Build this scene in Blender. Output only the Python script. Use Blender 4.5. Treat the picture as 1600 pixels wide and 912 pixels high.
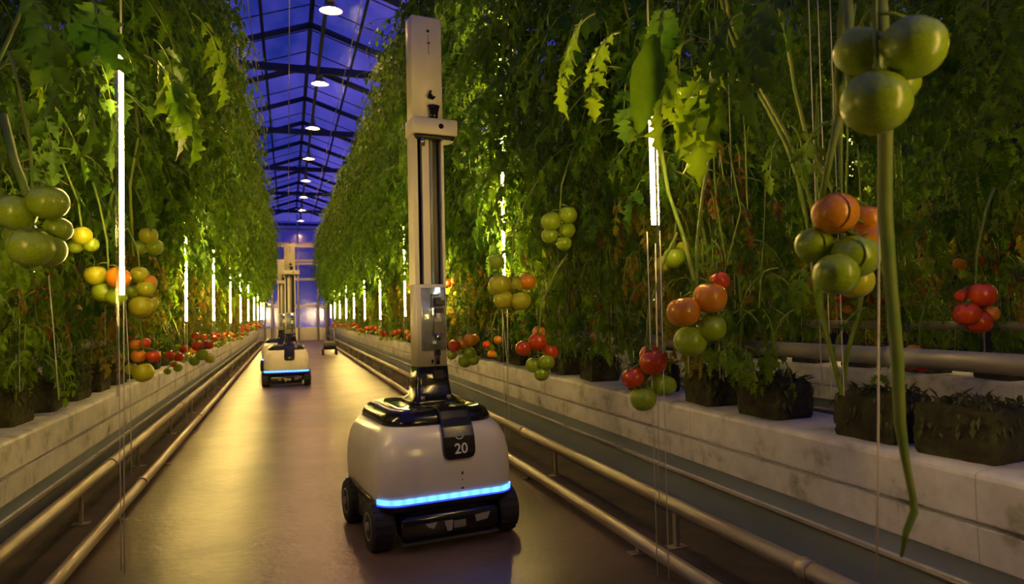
import bpy, math, random
import numpy as np
from mathutils import Vector, Matrix

# ------------------------------------------------------------------ scene, camera, light
scene = bpy.context.scene
C = bpy.context.collection
for o in list(bpy.data.objects):
    bpy.data.objects.remove(o)
scene.view_settings.view_transform = 'Standard'
scene.view_settings.look = 'None'
scene.view_settings.gamma = 1
scene.view_settings.use_curve_mapping = False
scene.view_settings.exposure = -0.05
scene.cycles.max_bounces = 6
scene.cycles.diffuse_bounces = 3
scene.cycles.glossy_bounces = 3
scene.cycles.transmission_bounces = 4
scene.cycles.transparent_max_bounces = 8
scene.cycles.sample_clamp_indirect = 4.0
scene.cycles.caustics_reflective = False
scene.cycles.caustics_refractive = False

F = 1067.0
H = 0.85
CAM = Vector((0, 0, H))
v_ = Vector((-350 / F, -38 / F, -1)).normalized()          # world +Y seen by the camera
u_ = Vector((-math.sin(.012), math.cos(.012), 0))
u_ = (u_ - u_.dot(v_) * v_).normalized()                    # world +Z
r_ = v_.cross(u_).normalized()                              # world +X
RW = Matrix((r_, v_, u_))                                   # camera vector -> world vector
cd = bpy.data.cameras.new('camera')
cd.sensor_width = 36
cd.lens = F / 1600 * 36
cd.clip_start = .02
cd.dof.use_dof = True
cd.dof.focus_distance = 2.9
cd.dof.aperture_fstop = 4.5
cam = bpy.data.objects.new('camera', cd)
C.objects.link(cam)
cam.matrix_world = Matrix.Translation(CAM) @ RW.to_4x4()
scene.camera = cam


def ray(px, py):
    return RW @ Vector(((px - 800) / F, -(py - 456) / F, -1))


def at_x(px, py, X):
    d = ray(px, py); return CAM + d * (X / d.x)


def at_y(px, py, Y):
    d = ray(px, py); return CAM + d * (Y / d.y)


def at_d(px, py, D):
    return CAM + ray(px, py) * D


world = bpy.data.worlds.new('night_sky')
scene.world = world
world.use_nodes = True
wn, wl = world.node_tree.nodes, world.node_tree.links
bg = wn['Background']
tc = wn.new('ShaderNodeTexCoord')
ns = wn.new('ShaderNodeTexNoise'); ns.inputs['Scale'].default_value = 9.0; ns.inputs['Detail'].default_value = 5
rp = wn.new('ShaderNodeValToRGB')
rp.color_ramp.elements[0].position = .38; rp.color_ramp.elements[0].color = (.010, .034, .36, 1)
rp.color_ramp.elements[1].position = .64; rp.color_ramp.elements[1].color = (.17, .13, .82, 1)
wl.new(tc.outputs['Generated'], ns.inputs['Vector']); wl.new(ns.outputs['Fac'], rp.inputs['Fac'])
wl.new(rp.outputs['Color'], bg.inputs['Color'])
bg.inputs['Strength'].default_value = 0.72

STRIP_E = 200.0      # growth strips between the vines
LAMP_E = 1000.0      # overhead lamps above the aisle
WARM = (1.0, .66, .17)
AMBER = (1.0, .52, .18)

# ------------------------------------------------------------------ materials
MATS = {}


def mat(name, col, rough=.5, metal=0.0, var=None, scale=8.0, bump=0.0, bscale=40.0, spec=None, emit=None, es=0.0,
        trans=0.0, coat=0.0, stretch=None, pos=(.35, .65)):
    m = bpy.data.materials.new(name); m.use_nodes = True
    n, l = m.node_tree.nodes, m.node_tree.links
    p = n['Principled BSDF']
    p.inputs['Base Color'].default_value = (*col, 1)
    p.inputs['Roughness'].default_value = rough
    p.inputs['Metallic'].default_value = metal
    if spec is not None: p.inputs['Specular IOR Level'].default_value = spec
    if coat: p.inputs['Coat Weight'].default_value = coat; p.inputs['Coat Roughness'].default_value = .08
    if trans: p.inputs['Transmission Weight'].default_value = trans
    if emit:
        p.inputs['Emission Color'].default_value = (*emit, 1); p.inputs['Emission Strength'].default_value = es
    if var or bump:
        t = n.new('ShaderNodeTexCoord'); mp = n.new('ShaderNodeMapping')
        if stretch: mp.inputs['Scale'].default_value = stretch
        l.new(t.outputs['Object'], mp.inputs['Vector'])
    if var:
        q = n.new('ShaderNodeTexNoise'); q.inputs['Scale'].default_value = scale; q.inputs['Detail'].default_value = 5
        r = n.new('ShaderNodeValToRGB')
        r.color_ramp.elements[0].position = pos[0]; r.color_ramp.elements[0].color = (*col, 1)
        r.color_ramp.elements[1].position = pos[1]; r.color_ramp.elements[1].color = (*var, 1)
        l.new(mp.outputs['Vector'], q.inputs['Vector']); l.new(q.outputs['Fac'], r.inputs['Fac'])
        l.new(r.outputs['Color'], p.inputs['Base Color'])
    if bump:
        q = n.new('ShaderNodeTexNoise'); q.inputs['Scale'].default_value = bscale; q.inputs['Detail'].default_value = 4
        b = n.new('ShaderNodeBump'); b.inputs['Strength'].default_value = bump; b.inputs['Distance'].default_value = .01
        l.new(mp.outputs['Vector'], q.inputs['Vector']); l.new(q.outputs['Fac'], b.inputs['Height'])
        l.new(b.outputs['Normal'], p.inputs['Normal'])
    MATS[name] = m
    return m


def emitter(name, col, s, bands=None):
    m = bpy.data.materials.new(name); m.use_nodes = True
    n, l = m.node_tree.nodes, m.node_tree.links
    n.remove(n['Principled BSDF'])
    e = n.new('ShaderNodeEmission'); e.inputs['Color'].default_value = (*col, 1); e.inputs['Strength'].default_value = s
    if bands:                                       # rows of separate diodes
        t = n.new('ShaderNodeTexCoord'); x = n.new('ShaderNodeSeparateXYZ')
        a = n.new('ShaderNodeMath'); a.operation = 'MULTIPLY'; a.inputs[1].default_value = bands[1]
        b = n.new('ShaderNodeMath'); b.operation = 'SINE'
        c = n.new('ShaderNodeMapRange'); c.inputs[1].default_value = -1; c.inputs[2].default_value = 1
        c.inputs[3].default_value = s * bands[2]; c.inputs[4].default_value = s * 1.25
        l.new(t.outputs['Object'], x.inputs[0]); l.new(x.outputs[bands[0]], a.inputs[0])
        l.new(a.outputs[0], b.inputs[0]); l.new(b.outputs[0], c.inputs[0]); l.new(c.outputs[0], e.inputs['Strength'])
    l.new(e.outputs[0], n['Material Output'].inputs['Surface'])
    MATS[name] = m
    return m


def leaf_mat(name, c1, c2, tr=.45, rough=.4):
    m = bpy.data.materials.new(name); m.use_nodes = True
    n, l = m.node_tree.nodes, m.node_tree.links
    p = n['Principled BSDF']; p.inputs['Roughness'].default_value = .5
    p.inputs['Specular IOR Level'].default_value = .22
    t = n.new('ShaderNodeTexCoord'); q = n.new('ShaderNodeTexNoise'); q.inputs['Scale'].default_value = 7
    q.inputs['Detail'].default_value = 4
    oi = n.new('ShaderNodeObjectInfo'); ad = n.new('ShaderNodeMath'); ad.operation = 'MULTIPLY_ADD'
    ad.inputs[1].default_value = .22; ad.inputs[2].default_value = -.11
    sm = n.new('ShaderNodeMath'); sm.operation = 'ADD'
    r = n.new('ShaderNodeValToRGB')
    r.color_ramp.elements[0].position = .3; r.color_ramp.elements[0].color = (*c1, 1)
    r.color_ramp.elements[1].position = .7; r.color_ramp.elements[1].color = (*c2, 1)
    l.new(t.outputs['Object'], q.inputs['Vector'])
    l.new(oi.outputs['Random'], ad.inputs[0]); l.new(q.outputs['Fac'], sm.inputs[0]); l.new(ad.outputs[0], sm.inputs[1])
    l.new(sm.outputs[0], r.inputs['Fac']); l.new(r.outputs['Color'], p.inputs['Base Color'])
    q2 = n.new('ShaderNodeTexNoise'); q2.inputs['Scale'].default_value = 60
    b = n.new('ShaderNodeBump'); b.inputs['Strength'].default_value = .5; b.inputs['Distance'].default_value = .01
    l.new(t.outputs['Object'], q2.inputs['Vector']); l.new(q2.outputs['Fac'], b.inputs['Height'])
    l.new(b.outputs['Normal'], p.inputs['Normal'])
    tb = n.new('ShaderNodeBsdfTranslucent'); mx = n.new('ShaderNodeMixShader'); mx.inputs[0].default_value = tr
    hs = n.new('ShaderNodeHueSaturation'); hs.inputs['Value'].default_value = 1.5; hs.inputs['Hue'].default_value = .49
    l.new(r.outputs['Color'], hs.inputs['Color']); l.new(hs.outputs[0], tb.inputs['Color'])
    l.new(p.outputs[0], mx.inputs[1]); l.new(tb.outputs[0], mx.inputs[2])
    l.new(mx.outputs[0], n['Material Output'].inputs['Surface'])
    MATS[name] = m
    return m


def glass_mat(name, tint, gl=.12, rough=.05):
    m = bpy.data.materials.new(name); m.use_nodes = True
    n, l = m.node_tree.nodes, m.node_tree.links
    n.remove(n['Principled BSDF'])
    a = n.new('ShaderNodeBsdfTransparent'); a.inputs[0].default_value = (*tint, 1)
    g = n.new('ShaderNodeBsdfGlossy'); g.inputs['Roughness'].default_value = rough
    g.inputs['Color'].default_value = (.9, .9, .95, 1)
    mx = n.new('ShaderNodeMixShader'); mx.inputs[0].default_value = gl
    l.new(a.outputs[0], mx.inputs[1]); l.new(g.outputs[0], mx.inputs[2])
    l.new(mx.outputs[0], n['Material Output'].inputs['Surface'])
    MATS[name] = m
    return m


def floor_mat():
    m = mat('concrete_floor', (.10, .072, .066), .30)
    n, l = m.node_tree.nodes, m.node_tree.links
    p = n['Principled BSDF']; t = n.new('ShaderNodeTexCoord')
    q = n.new('ShaderNodeTexNoise'); q.inputs['Scale'].default_value = 1.6; q.inputs['Detail'].default_value = 9; q.inputs['Roughness'].default_value = .6
    r = n.new('ShaderNodeValToRGB'); r.color_ramp.elements[0].position = .3; r.color_ramp.elements[0].color = (.050, .036, .034, 1)
    r.color_ramp.elements[1].position = .7; r.color_ramp.elements[1].color = (.17, .105, .075, 1)
    mp = n.new('ShaderNodeMapping'); mp.inputs['Location'].default_value = (3.3, 1.7, .37); l.new(t.outputs['Object'], mp.inputs['Vector'])
    l.new(mp.outputs[0], q.inputs['Vector']); l.new(q.outputs['Fac'], r.inputs['Fac']); l.new(r.outputs['Color'], p.inputs['Base Color'])
    q2 = n.new('ShaderNodeTexNoise'); q2.inputs['Scale'].default_value = 4; q2.inputs['Detail'].default_value = 2
    a = n.new('ShaderNodeMath'); a.operation = 'MULTIPLY_ADD'; a.inputs[1].default_value = .14; a.inputs[2].default_value = .295
    l.new(mp.outputs[0], q2.inputs['Vector']); l.new(q2.outputs['Fac'], a.inputs[0]); l.new(a.outputs[0], p.inputs['Roughness'])
    q3 = n.new('ShaderNodeTexNoise'); q3.inputs['Scale'].default_value = 26; q3.inputs['Detail'].default_value = 4
    b = n.new('ShaderNodeBump'); b.inputs['Strength'].default_value = .22; b.inputs['Distance'].default_value = .01
    l.new(mp.outputs[0], q3.inputs['Vector']); l.new(q3.outputs['Fac'], b.inputs['Height']); l.new(b.outputs['Normal'], p.inputs['Normal'])
    return m


def gutter_mat():
    m = mat('white_gutter', (.74, .72, .70), .45, bump=.15, bscale=9, stretch=(1, .3, 1))
    n, l = m.node_tree.nodes, m.node_tree.links
    p = n['Principled BSDF']
    t = n.new('ShaderNodeTexCoord')
    # vertical sheet joints every 0.4 m, grime between them
    x = n.new('ShaderNodeSeparateXYZ'); l.new(t.outputs['Object'], x.inputs[0])
    a = n.new('ShaderNodeMath'); a.operation = 'PINGPONG'; a.inputs[1].default_value = .6
    l.new(x.outputs['Y'], a.inputs[0])
    s = n.new('ShaderNodeMath'); s.operation = 'LESS_THAN'; s.inputs[1].default_value = .0018
    l.new(a.outputs[0], s.inputs[0])
    q = n.new('ShaderNodeTexNoise'); q.inputs['Scale'].default_value = 6; q.inputs['Detail'].default_value = 8
    q.inputs['Roughness'].default_value = .65
    l.new(t.outputs['Object'], q.inputs['Vector'])
    r = n.new('ShaderNodeValToRGB')
    e = r.color_ramp.elements
    e[0].position = .31; e[0].color = (.20, .22, .12, 1); e[1].position = .46; e[1].color = (.66, .63, .59, 1)
    k = e.new(.62); k.color = (.80, .78, .76, 1)
    l.new(q.outputs['Fac'], r.inputs['Fac'])
    mx = n.new('ShaderNodeMix'); mx.data_type = 'RGBA'
    l.new(s.outputs[0], mx.inputs[0]); l.new(r.outputs['Color'], mx.inputs[6]); mx.inputs[7].default_value = (.52, .48, .43, 1)
    l.new(mx.outputs[2], p.inputs['Base Color'])
    return m


floor_mat(); gutter_mat()
mat('galvanised_skirt', (.25, .30, .40), .40, .3, var=(.36, .41, .50), scale=4, bump=.1, bscale=14, stretch=(1, .25, 1))
mat('rail_metal', (.42, .37, .27), .40, .35, var=(.27, .21, .13), scale=5, stretch=(1, .4, 1), bump=.05)
mat('heating_pipe', (.34, .34, .29), .42, .3, var=(.22, .21, .17), scale=4, stretch=(1, .4, 1))
mat('roof_steel', (.035, .05, .12), .6, .2)
mat('pale_steel', (.66, .62, .60), .45, .3)
mat('dark_floor_strip', (.035, .028, .022), .9, var=(.07, .05, .035), scale=6)
mat('screen_cloth', (.03, .034, .03), .9)
glass_mat('roof_glass', (.80, .84, .95), .10, .12)
glass_mat('wall_glass', (.72, .70, .85), .14, .15)
glass_mat('clear_plastic', (.92, .92, .88), .25, .12)
mat('rockwool', (.030, .022, .010), .95, var=(.065, .07, .018), scale=14, bump=1.0, bscale=30)
mat('moss', (.05, .07, .012), .8, var=(.10, .10, .025), scale=20)
mat('white_shell', (.84, .80, .74), .30, var=(.70, .66, .60), scale=3, coat=.5)
mat('scuff', (.33, .30, .27), .5)
mat('black_gloss', (.010, .010, .012), .16, coat=.2)
mat('black_plastic', (.016, .016, .018), .42)
mat('dark_panel', (.035, .034, .032), .35, var=(.075, .07, .055), scale=9)
mat('rubber', (.018, .018, .018), .75, bump=.3, bscale=60)
mat('hub_metal', (.34, .33, .31), .4, .7)
mat('mast_white', (.82, .76, .64), .38, var=(.70, .64, .52), scale=5, stretch=(2, 2, .6))
mat('glassy_grey', (.42, .44, .36), .15, .1, coat=.6)
mat('cover_reflection_tint', (.55, .62, .66), .12, .35, var=(.35, .38, .38), scale=14, coat=.8)  # blue-white tone stands for bluish reflections on the glass cover
mat('chrome', (.8, .8, .8), .15, 1.0)
mat('mark_white', (.75, .75, .76), .5)
mat('tyre_tread', (.012, .012, .012), .85)
mat('tomato_green', (.20, .36, .008), .32, var=(.34, .44, .015), scale=9, coat=.08)
mat('tomato_lime', (.36, .46, .012), .30, var=(.55, .48, .02), scale=8, coat=.08)
mat('tomato_orange', (.66, .20, .008), .30, var=(.66, .30, .012), scale=6, coat=.08)
mat('tomato_red', (.64, .045, .006), .26, var=(.60, .10, .008), scale=5, coat=.12)
mat('calyx_green', (.10, .20, .03), .6)
mat('stem_green', (.10, .20, .012), .6, var=(.20, .24, .03), scale=12)
mat('stem_brown', (.20, .17, .06), .6, var=(.13, .17, .04), scale=15)
mat('string_white', (.62, .58, .48), .7)
mat('lamp_metal', (.42, .40, .38), .35, .7)
leaf_mat('leaf_green', (.035, .120, .003), (.17, .30, .006))
leaf_mat('leaf_dark', (.022, .085, .003), (.10, .21, .006), .40)
leaf_mat('leaf_yellow', (.12, .18, .006), (.34, .26, .02), .5)
leaf_mat('leaf_rust', (.14, .11, .01), (.32, .13, .02), .4)
emitter('strip_glow', WARM, STRIP_E, ('Z', 260.0, .45))
emitter('strip_dots', WARM, STRIP_E * 1.6, ('Z', 75.0, .12))
emitter('lamp_glow', AMBER, LAMP_E)
emitter('blue_glow', (.09, .34, 1.0), 3.2, ('X', 150.0, .8))
emitter('blue_line', (.03, .05, 1.0), 2.2)
emitter('status_glow', (1.0, .97, .85), 3.0)


# ------------------------------------------------------------------ mesh helpers
class MB:
    def __init__(s):
        s.v = []; s.f = []; s.sm = []

    def add(s, vs, fs, smooth=False):
        k = len(s.v)
        s.v += [tuple(p) for p in vs]
        s.f += [tuple(i + k for i in f) for f in fs]
        s.sm += [smooth] * len(fs)

    def box(s, lo, hi, M=None):
        x0, y0, z0 = lo; x1, y1, z1 = hi
        vs = [(x0, y0, z0), (x1, y0, z0), (x1, y1, z0), (x0, y1, z0), (x0, y0, z1), (x1, y0, z1), (x1, y1, z1), (x0, y1, z1)]
        if M: vs = [M @ Vector(p) for p in vs]
        s.add(vs, [(0, 3, 2, 1), (4, 5, 6, 7), (0, 1, 5, 4), (1, 2, 6, 5), (2, 3, 7, 6), (3, 0, 4, 7)])

    def tube(s, pts, r, n=8, cap=True, smooth=True):
        pts = [Vector(p) for p in pts]
        rs = r if isinstance(r, (list, tuple)) else [r] * len(pts)
        vs = []
        ref = None
        for i, p in enumerate(pts):
            t = (pts[min(i + 1, len(pts) - 1)] - pts[max(i - 1, 0)]).normalized()
            if ref is None:
                ref = Vector((1, 0, 0)) if abs(t.x) < .8 else Vector((0, 0, 1))
            a = (ref - ref.dot(t) * t).normalized(); b = t.cross(a); ref = a
            for k in range(n):
                w = 2 * math.pi * k / n
                vs.append(p + (a * math.cos(w) + b * math.sin(w)) * rs[i])
        fs = []
        for i in range(len(pts) - 1):
            for k in range(n):
                fs.append((i * n + k, i * n + (k + 1) % n, (i + 1) * n + (k + 1) % n, (i + 1) * n + k))
        s.add(vs, fs, smooth)
        if cap:
            k = len(s.v) - len(vs)
            s.f.append(tuple(k + j for j in reversed(range(n)))); s.sm.append(False)
            s.f.append(tuple(k + (len(pts) - 1) * n + j for j in range(n))); s.sm.append(False)

    def loft(s, loops, cap0=True, cap1=True, smooth=True, closed=True):
        n = len(loops[0]); vs = [p for lp in loops for p in lp]; fs = []
        for i in range(len(loops) - 1):
            for k in range(n if closed else n - 1):
                fs.append((i * n + k, i * n + (k + 1) % n, (i + 1) * n + (k + 1) % n, (i + 1) * n + k))
        base = len(s.v)
        s.add(vs, fs, smooth)
        if cap0: s.f.append(tuple(base + j for j in reversed(range(n)))); s.sm.append(False)
        if cap1: s.f.append(tuple(base + (len(loops) - 1) * n + j for j in range(n))); s.sm.append(False)

    def build(s, name, m, parent=None, bevel=0):
        me = bpy.data.meshes.new(name)
        me.from_pydata(s.v, [], s.f)
        me.polygons.foreach_set('use_smooth', s.sm)
        me.materials.append(MATS[m] if isinstance(m, str) else m)
        me.update()
        o = bpy.data.objects.new(name, me); C.objects.link(o)
        if parent: o.parent = parent
        if bevel:
            b = o.modifiers.new('bevel', 'BEVEL'); b.width = bevel; b.segments = 3; b.limit_method = 'ANGLE'
            b.harden_normals = False
        return o


def rrect(hx, hy, z, r, n=10, cx=0, cy=0):
    """rounded rectangle loop, counter-clockwise, corner radius r"""
    out = []
    for (sx, sy, a0) in ((1, -1, -90), (1, 1, 0), (-1, 1, 90), (-1, -1, 180)):
        for k in range(n + 1):
            a = math.radians(a0 + 90 * k / n)
            out.append((cx + sx * (hx - r) + r * math.cos(a), cy + sy * (hy - r) + r * math.sin(a), z))
    return out


def tag(o, label=None, cat=None, group=None, kind=None):
    if label: o['label'] = label
    if cat: o['category'] = cat
    if group: o['group'] = group
    if kind: o['kind'] = kind
    return o


def thing(name, loc, label, cat, group=None, rz=0):
    o = bpy.data.objects.new(name, None); C.objects.link(o)
    o.empty_display_size = .1
    o.location = loc; o.rotation_euler = (0, 0, rz)
    return tag(o, label, cat, group)


def copy_tree(o, parent=None):
    c = o.copy(); C.objects.link(c)
    if parent: c.parent = parent
    for ch in list(o.children): copy_tree(ch, c)
    return c


R = random.Random(7)
YN, YF = .4, 24.4           # ends of the rows
XR, XL = 1.53, -.91         # front edges of the two gutters beside the aisle

# ------------------------------------------------------------------ setting: floor, roof, walls
f = MB(); f.box((-7, -3, -.08), (8.5, 27, 0)); tag(f.build('floor', 'concrete_floor'), 'polished grey-brown concrete floor of the aisle', kind='structure')

RX, RZ, EZ, SP = .33, 4.75, 4.15, 3.5
ridges = [RX + SP * k for k in (-2, -1, 0, 1, 2)]
g = MB()
for rx in ridges:
    for s in (-1, 1):
        e = rx + s * SP / 2
        a, b = (rx, RZ), (e, EZ)
        g.add([(a[0], -2, a[1]), (b[0], -2, b[1]), (b[0], 25.2, b[1]), (a[0], 25.2, a[1])], [(0, 1, 2, 3)])
tag(g.build('ceiling', 'roof_glass'), 'glass gable roof with blue night sky above', kind='structure')
for k in range(-5, 11):
    Y = 9.3 + 1.6 * k
    t = MB()
    for rx in ridges:
        for s in (-1, 1):
            t.tube([(rx, Y, RZ - .05), (rx + s * SP / 2, Y, EZ - .05)], .042, 8)
        if k % 2 == 0:
            t.box((rx - SP / 2, Y - .03, EZ - .10), (rx + SP / 2, Y + .03, EZ - .01))
    tag(t.build('roof_truss', 'roof_steel'), 'dark steel roof truss under the glass', 'roof truss', 'roof trusses', 'structure')
for nm, dx, z, r in (('ridge_beam', 0, RZ - .03, .03), ('purlin', -.6, RZ - .235, .02), ('purlin', .6, RZ - .235, .02), ('purlin', -1.2, RZ - .44, .02), ('purlin', 1.2, RZ - .44, .02)):
    t = MB()
    for rx in ridges:
        t.tube([(rx + dx, -2, z), (rx + dx, 25.2, z)], r, 6)
    tag(t.build(nm, 'roof_steel'), 'long dark steel beam running under the glass roof', 'roof beam', 'roof beams along the aisle', 'structure')
gb = MB()
for rx in ridges:
    for s in (-1, 1):
        for j in range(34):
            Y = -1.6 + .8 * j
            gb.tube([(rx, Y, RZ + .01), (rx + s * SP / 2, Y, EZ + .01)], .009, 4, cap=False)
tag(gb.build('glazing_bars', 'roof_steel'), 'thin glazing bars between roof panes', kind='structure')
# lengthwise hanging wires under the roof
for x in (-.35, .05, .75, 1.15):
    t = MB(); t.tube([(x, 1, EZ - .104), (x, 25, EZ - .104)], .006, 5)
    tag(t.build('crop_wire', 'pale_steel'), 'steel wire stretched lengthwise under the roof', 'wire', 'wires under the roof')

t = MB(); t.box((.39, -1, EZ - .125), (.43, 25, EZ - .10)); tag(t.build('lamp_rail', 'roof_steel'), 'dark steel channel carrying the overhead lamps along the aisle', 'lamp rail')

# end wall with glass, rails and posts
g = MB(); g.box((-6.8, 25.2, 0), (7.4, 25.22, 4.2)); tag(g.build('wall_end', 'wall_glass'), 'glass end wall', kind='structure')
pl = MB(); pl.box((-6.8, 25.12, 0), (7.4, 25.2, .45)); tag(pl.build('baseboard_end', 'pale_steel'), 'pale sill at the foot of the end wall', kind='structure')
t = MB()
for z in (1.15, 2.1, 2.75, 3.35, 3.85): t.box((-3.4, 25.06, z), (3.9, 25.14, z + .09))
tag(t.build('trim_1', 'pale_steel'), 'pale horizontal rails of the end wall', kind='structure')
t = MB()
for x in (-.75, .35, 1.35, 1.85, -2.2, 3.0): t.tube([(x, 25.0, 0), (x, 25.0, 4.4)], .028, 8)
tag(t.build('trim_2', 'pale_steel'), 'pale posts of the end wall', kind='structure')
for nm, x in (('wall_left', -6.8), ('wall_right', 7.4)):
    g = MB(); g.box((x, -3, 0), (x + .02, 25.2, 4.2)); tag(g.build(nm, 'screen_cloth'), 'dark screened side wall', kind='structure')
g = MB(); g.box((-6.8, -3.02, 0), (7.4, -3, 4.2)); tag(g.build('wall_back', 'screen_cloth'), 'dark wall behind the camera', kind='structure')
# steel door frame standing across the aisle end
t = MB()
for x in (-.52, 1.0):
    t.tube([(x, 24.6, 0), (x, 24.6, 3.3)], .04, 8)
t.box((-.6, 24.56, 3.22), (1.08, 24.64, 3.32)); t.box((-.6, 24.56, 2.62), (1.08, 24.64, 2.68))
tag(t.build('door_1', 'pale_steel'), 'pale steel gate frame across the aisle end', kind='structure')


# ------------------------------------------------------------------ gutters, rails, pipes
def gutter(X, side, label, y0=YN, y1=YF, depth=.34):
    # side +1: front face looks to -X ; profile offsets go outward (+X)
    pr = [(.012, .449), (.003, .445), (0, .435), (0, .336), (.022, .334), (.022, .325), (.001, .321), (.004, .236), (.034, .230), (.040, .172),
          (.022, .168), (.022, .156), (.050, .150)]
    body = [(depth, .452)] + [(.03, .452)] + pr
    back = [(depth, .15)]
    root = thing('growing_gutter', (X, 0, 0), label, 'growing gutter')
    m = MB()
    poly = body + back
    if side < 0:
        poly = [(-a, b) for a, b in poly]
    loops = [[(a, y, b) for a, b in poly] for y in np.linspace(y0, y1, 60)]
    m.loft(loops, smooth=False)
    m.build('trough', 'white_gutter', root)
    k = MB(); a, b = .052 * side, .075 * side
    k.box((min(a, b), y0, .0), (max(a, b), y1, .149)); k.box((min(.033 * side, .038 * side), y0, .169), (max(.033 * side, .038 * side), y1, .2305)); k.build('skirt', 'galvanised_skirt', root)
    e = MB(); e.tube([(.018 * side, y0, .162), (.018 * side, y1, .162)], .006, 6); e.tube([(.03 * side, y0, .233), (.03 * side, y1, .233)], .004, 6)
    e.build('edge_lip', 'rail_metal', root)
    return root


gutter(XR, 1, 'long white growing gutter to the right of the aisle')
gutter(XL, -1, 'long white growing gutter to the left of the aisle')
gutter(XR + 1.8, 1, 'white growing gutter of the second row behind the right row', .2, 20)
gutter(XL - 1.8, -1, 'white growing gutter of the second row behind the left row', 1.5, 18)


def rail(x, z, r, label, legs=True, name='pipe_rail', cat='pipe rail', m='rail_metal', y0=YN, y1=YF, bend=0):
    root = thing(name, (x, 0, 0), label, cat)
    t = MB()
    pts = [(0, y, z) for y in np.linspace(y0, y1, 24)]
    t.tube(pts, r, 14); t.build('pipe', m, root)
    c = MB()
    y = y0 + 1.1
    while y < y1:
        c.tube([(0, y - .02, z), (0, y + .02, z)], r + .004, 14)
        y += 2.3
    c.build('sleeve', m, root)
    if legs:
        y = y0 + .6
        while y < min(y1, 16):
            b = MB(); b.box((-.035, y - .02, 0), (.035, y + .02, .006)); b.box((-.006, y - .012, .004), (.006, y + .012, z - r * .6))
            b.build('bracket', 'rail_metal', root); y += 1.15
    return root


rail(1.15, .045, .024, 'low steel pipe rail on the floor right of the robots')
rail(1.30, .150, .026, 'raised steel pipe rail along the foot of the right gutter')
rail(-.695, .045, .024, 'low steel pipe rail on the floor left of the aisle')
rail(-.83, .150, .026, 'raised steel pipe rail along the foot of the left gutter')
rail(1.62, .70, .026, 'grey heating pipe above the root blocks of the right row', False, 'heating_pipe', 'pipe', 'heating_pipe')
rail(-1.06, .72, .026, 'grey heating pipe above the root blocks of the left row', False, 'heating_pipe', 'pipe', 'heating_pipe', 1.0)
rail(3.45, .72, .026, 'grey heating pipe of the second row on the right', False, 'heating_pipe', 'pipe', 'heating_pipe')

for nm, x0, x1 in (('trim_3', 1.19, 3.2), ('trim_4', -2.6, -.735)):  # thin dark strips laid over the floor along each row
    g = MB(); g.box((x0, -2.9, 0), (x1, 25, .004)); tag(g.build(nm, 'dark_floor_strip'), 'dark strip on the floor under the rails and gutter', kind='structure')

# ------------------------------------------------------------------ root blocks
def block_mesh(seed):
    q = random.Random(seed); m = MB(); loops = []
    for z, k in ((0, .96), (.015, 1.0), (.03, 1.0), (.045, 1.01), (.06, 1.02), (.075, 1.0), (.09, 1.01), (.105, .99), (.12, .97), (.128, .92), (.133, .80), (.131, .45)):
        lp = []
        base = rrect(.085 * k, .105 * k, z, .014 if k > .9 else .01, 3)
        for i in range(len(base)):                      # extra points along the flat sides
            a, b = base[i], base[(i + 1) % len(base)]
            n = 7 if (abs(a[0] - b[0]) + abs(a[1] - b[1])) > .03 else 1
            for t in range(n): lp.append(tuple(a[c] + (b[c] - a[c]) * t / n for c in range(3)))
        loops.append([(x * (1 + q.uniform(-.035, .035)), y * (1 + q.uniform(-.03, .03)), zz + q.uniform(-.003, .003) * (z > 0)) for x, y, zz in lp])
    m.loft(loops, smooth=False)
    return m


bprotos = [block_mesh(s) for s in range(4)]


def moss_mesh(seed):
    q = random.Random(seed); m = MB()
    for i in range(150):
        L = q.uniform(.02, .06); w = q.uniform(.004, .009)
        if i < 90:
            x, y, z = q.uniform(-.08, .08), q.uniform(-.1, .1), .128
            d = Vector((q.uniform(-1, 1), q.uniform(-1, 1), q.uniform(.0, .9)))
        else:
            k = q.choice((0, 1)); sg = q.choice((-1, 1)); u = q.uniform(-1, 1)
            x, y = (sg * .085, u * .1) if k else (u * .08, sg * .105); z = q.uniform(.05, .13); L *= .7
            d = Vector((sg * .4 if k else q.uniform(-.6, .6), q.uniform(-.6, .6) if k else sg * .4, -.8))
        d.normalize(); p = Vector((x, y, z)); e = p + d * L; s_ = Vector((-d.y, d.x, .2)).normalized() * w
        c = (p + e) / 2 + Vector((0, 0, .006))
        m.add([p, c + s_, e, c - s_], [(0, 1, 2, 3)])
    return m


# ------------------------------------------------------------------ tomato plants
PROF = ((0, 0), (.08, .12), (.20, .29), (.27, .13), (.42, .34), (.51, .14), (.66, .23), (.75, .09), (1, 0))


def leaflet(m, p, d, up, L, q, wide=1.0, prof=PROF):
    side = d.cross(up)
    if side.length < 1e-4: side = Vector((1, 0, 0))
    side.normalize(); nrm = side.cross(d).normalized()
    fold = q.uniform(.15, .55); curl = q.uniform(.1, .45)
    n = len(prof); vs = []
    for t, w in prof:
        c = p + d * (L * t) - nrm * (curl * L * t * t)
        vs.append(c)
    for sg in (1, -1):
        for t, w in prof[1:-1]:
            c = p + d * (L * (t + .03)) - nrm * (curl * L * t * t)
            ww = w * wide * q.uniform(.85, 1.15) * L
            vs.append(c + side * (sg * ww) + nrm * (fold * ww))
    k = n - 2; fs = []
    for j, base in enumerate((n, n + k)):
        seq = [0] + [base + i for i in range(k)] + [n - 1]
        for i in range(n - 1):
            a, b, c2, e = i, i + 1, seq[i + 1], seq[i]
            if i == 0: fc = (a, b, c2)
            elif i == n - 2: fc = (a, b, e)
            else: fc = (a, b, c2, e)
            fs.append(fc if j else tuple(reversed(fc)))
    m.add(vs, fs, True)


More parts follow.
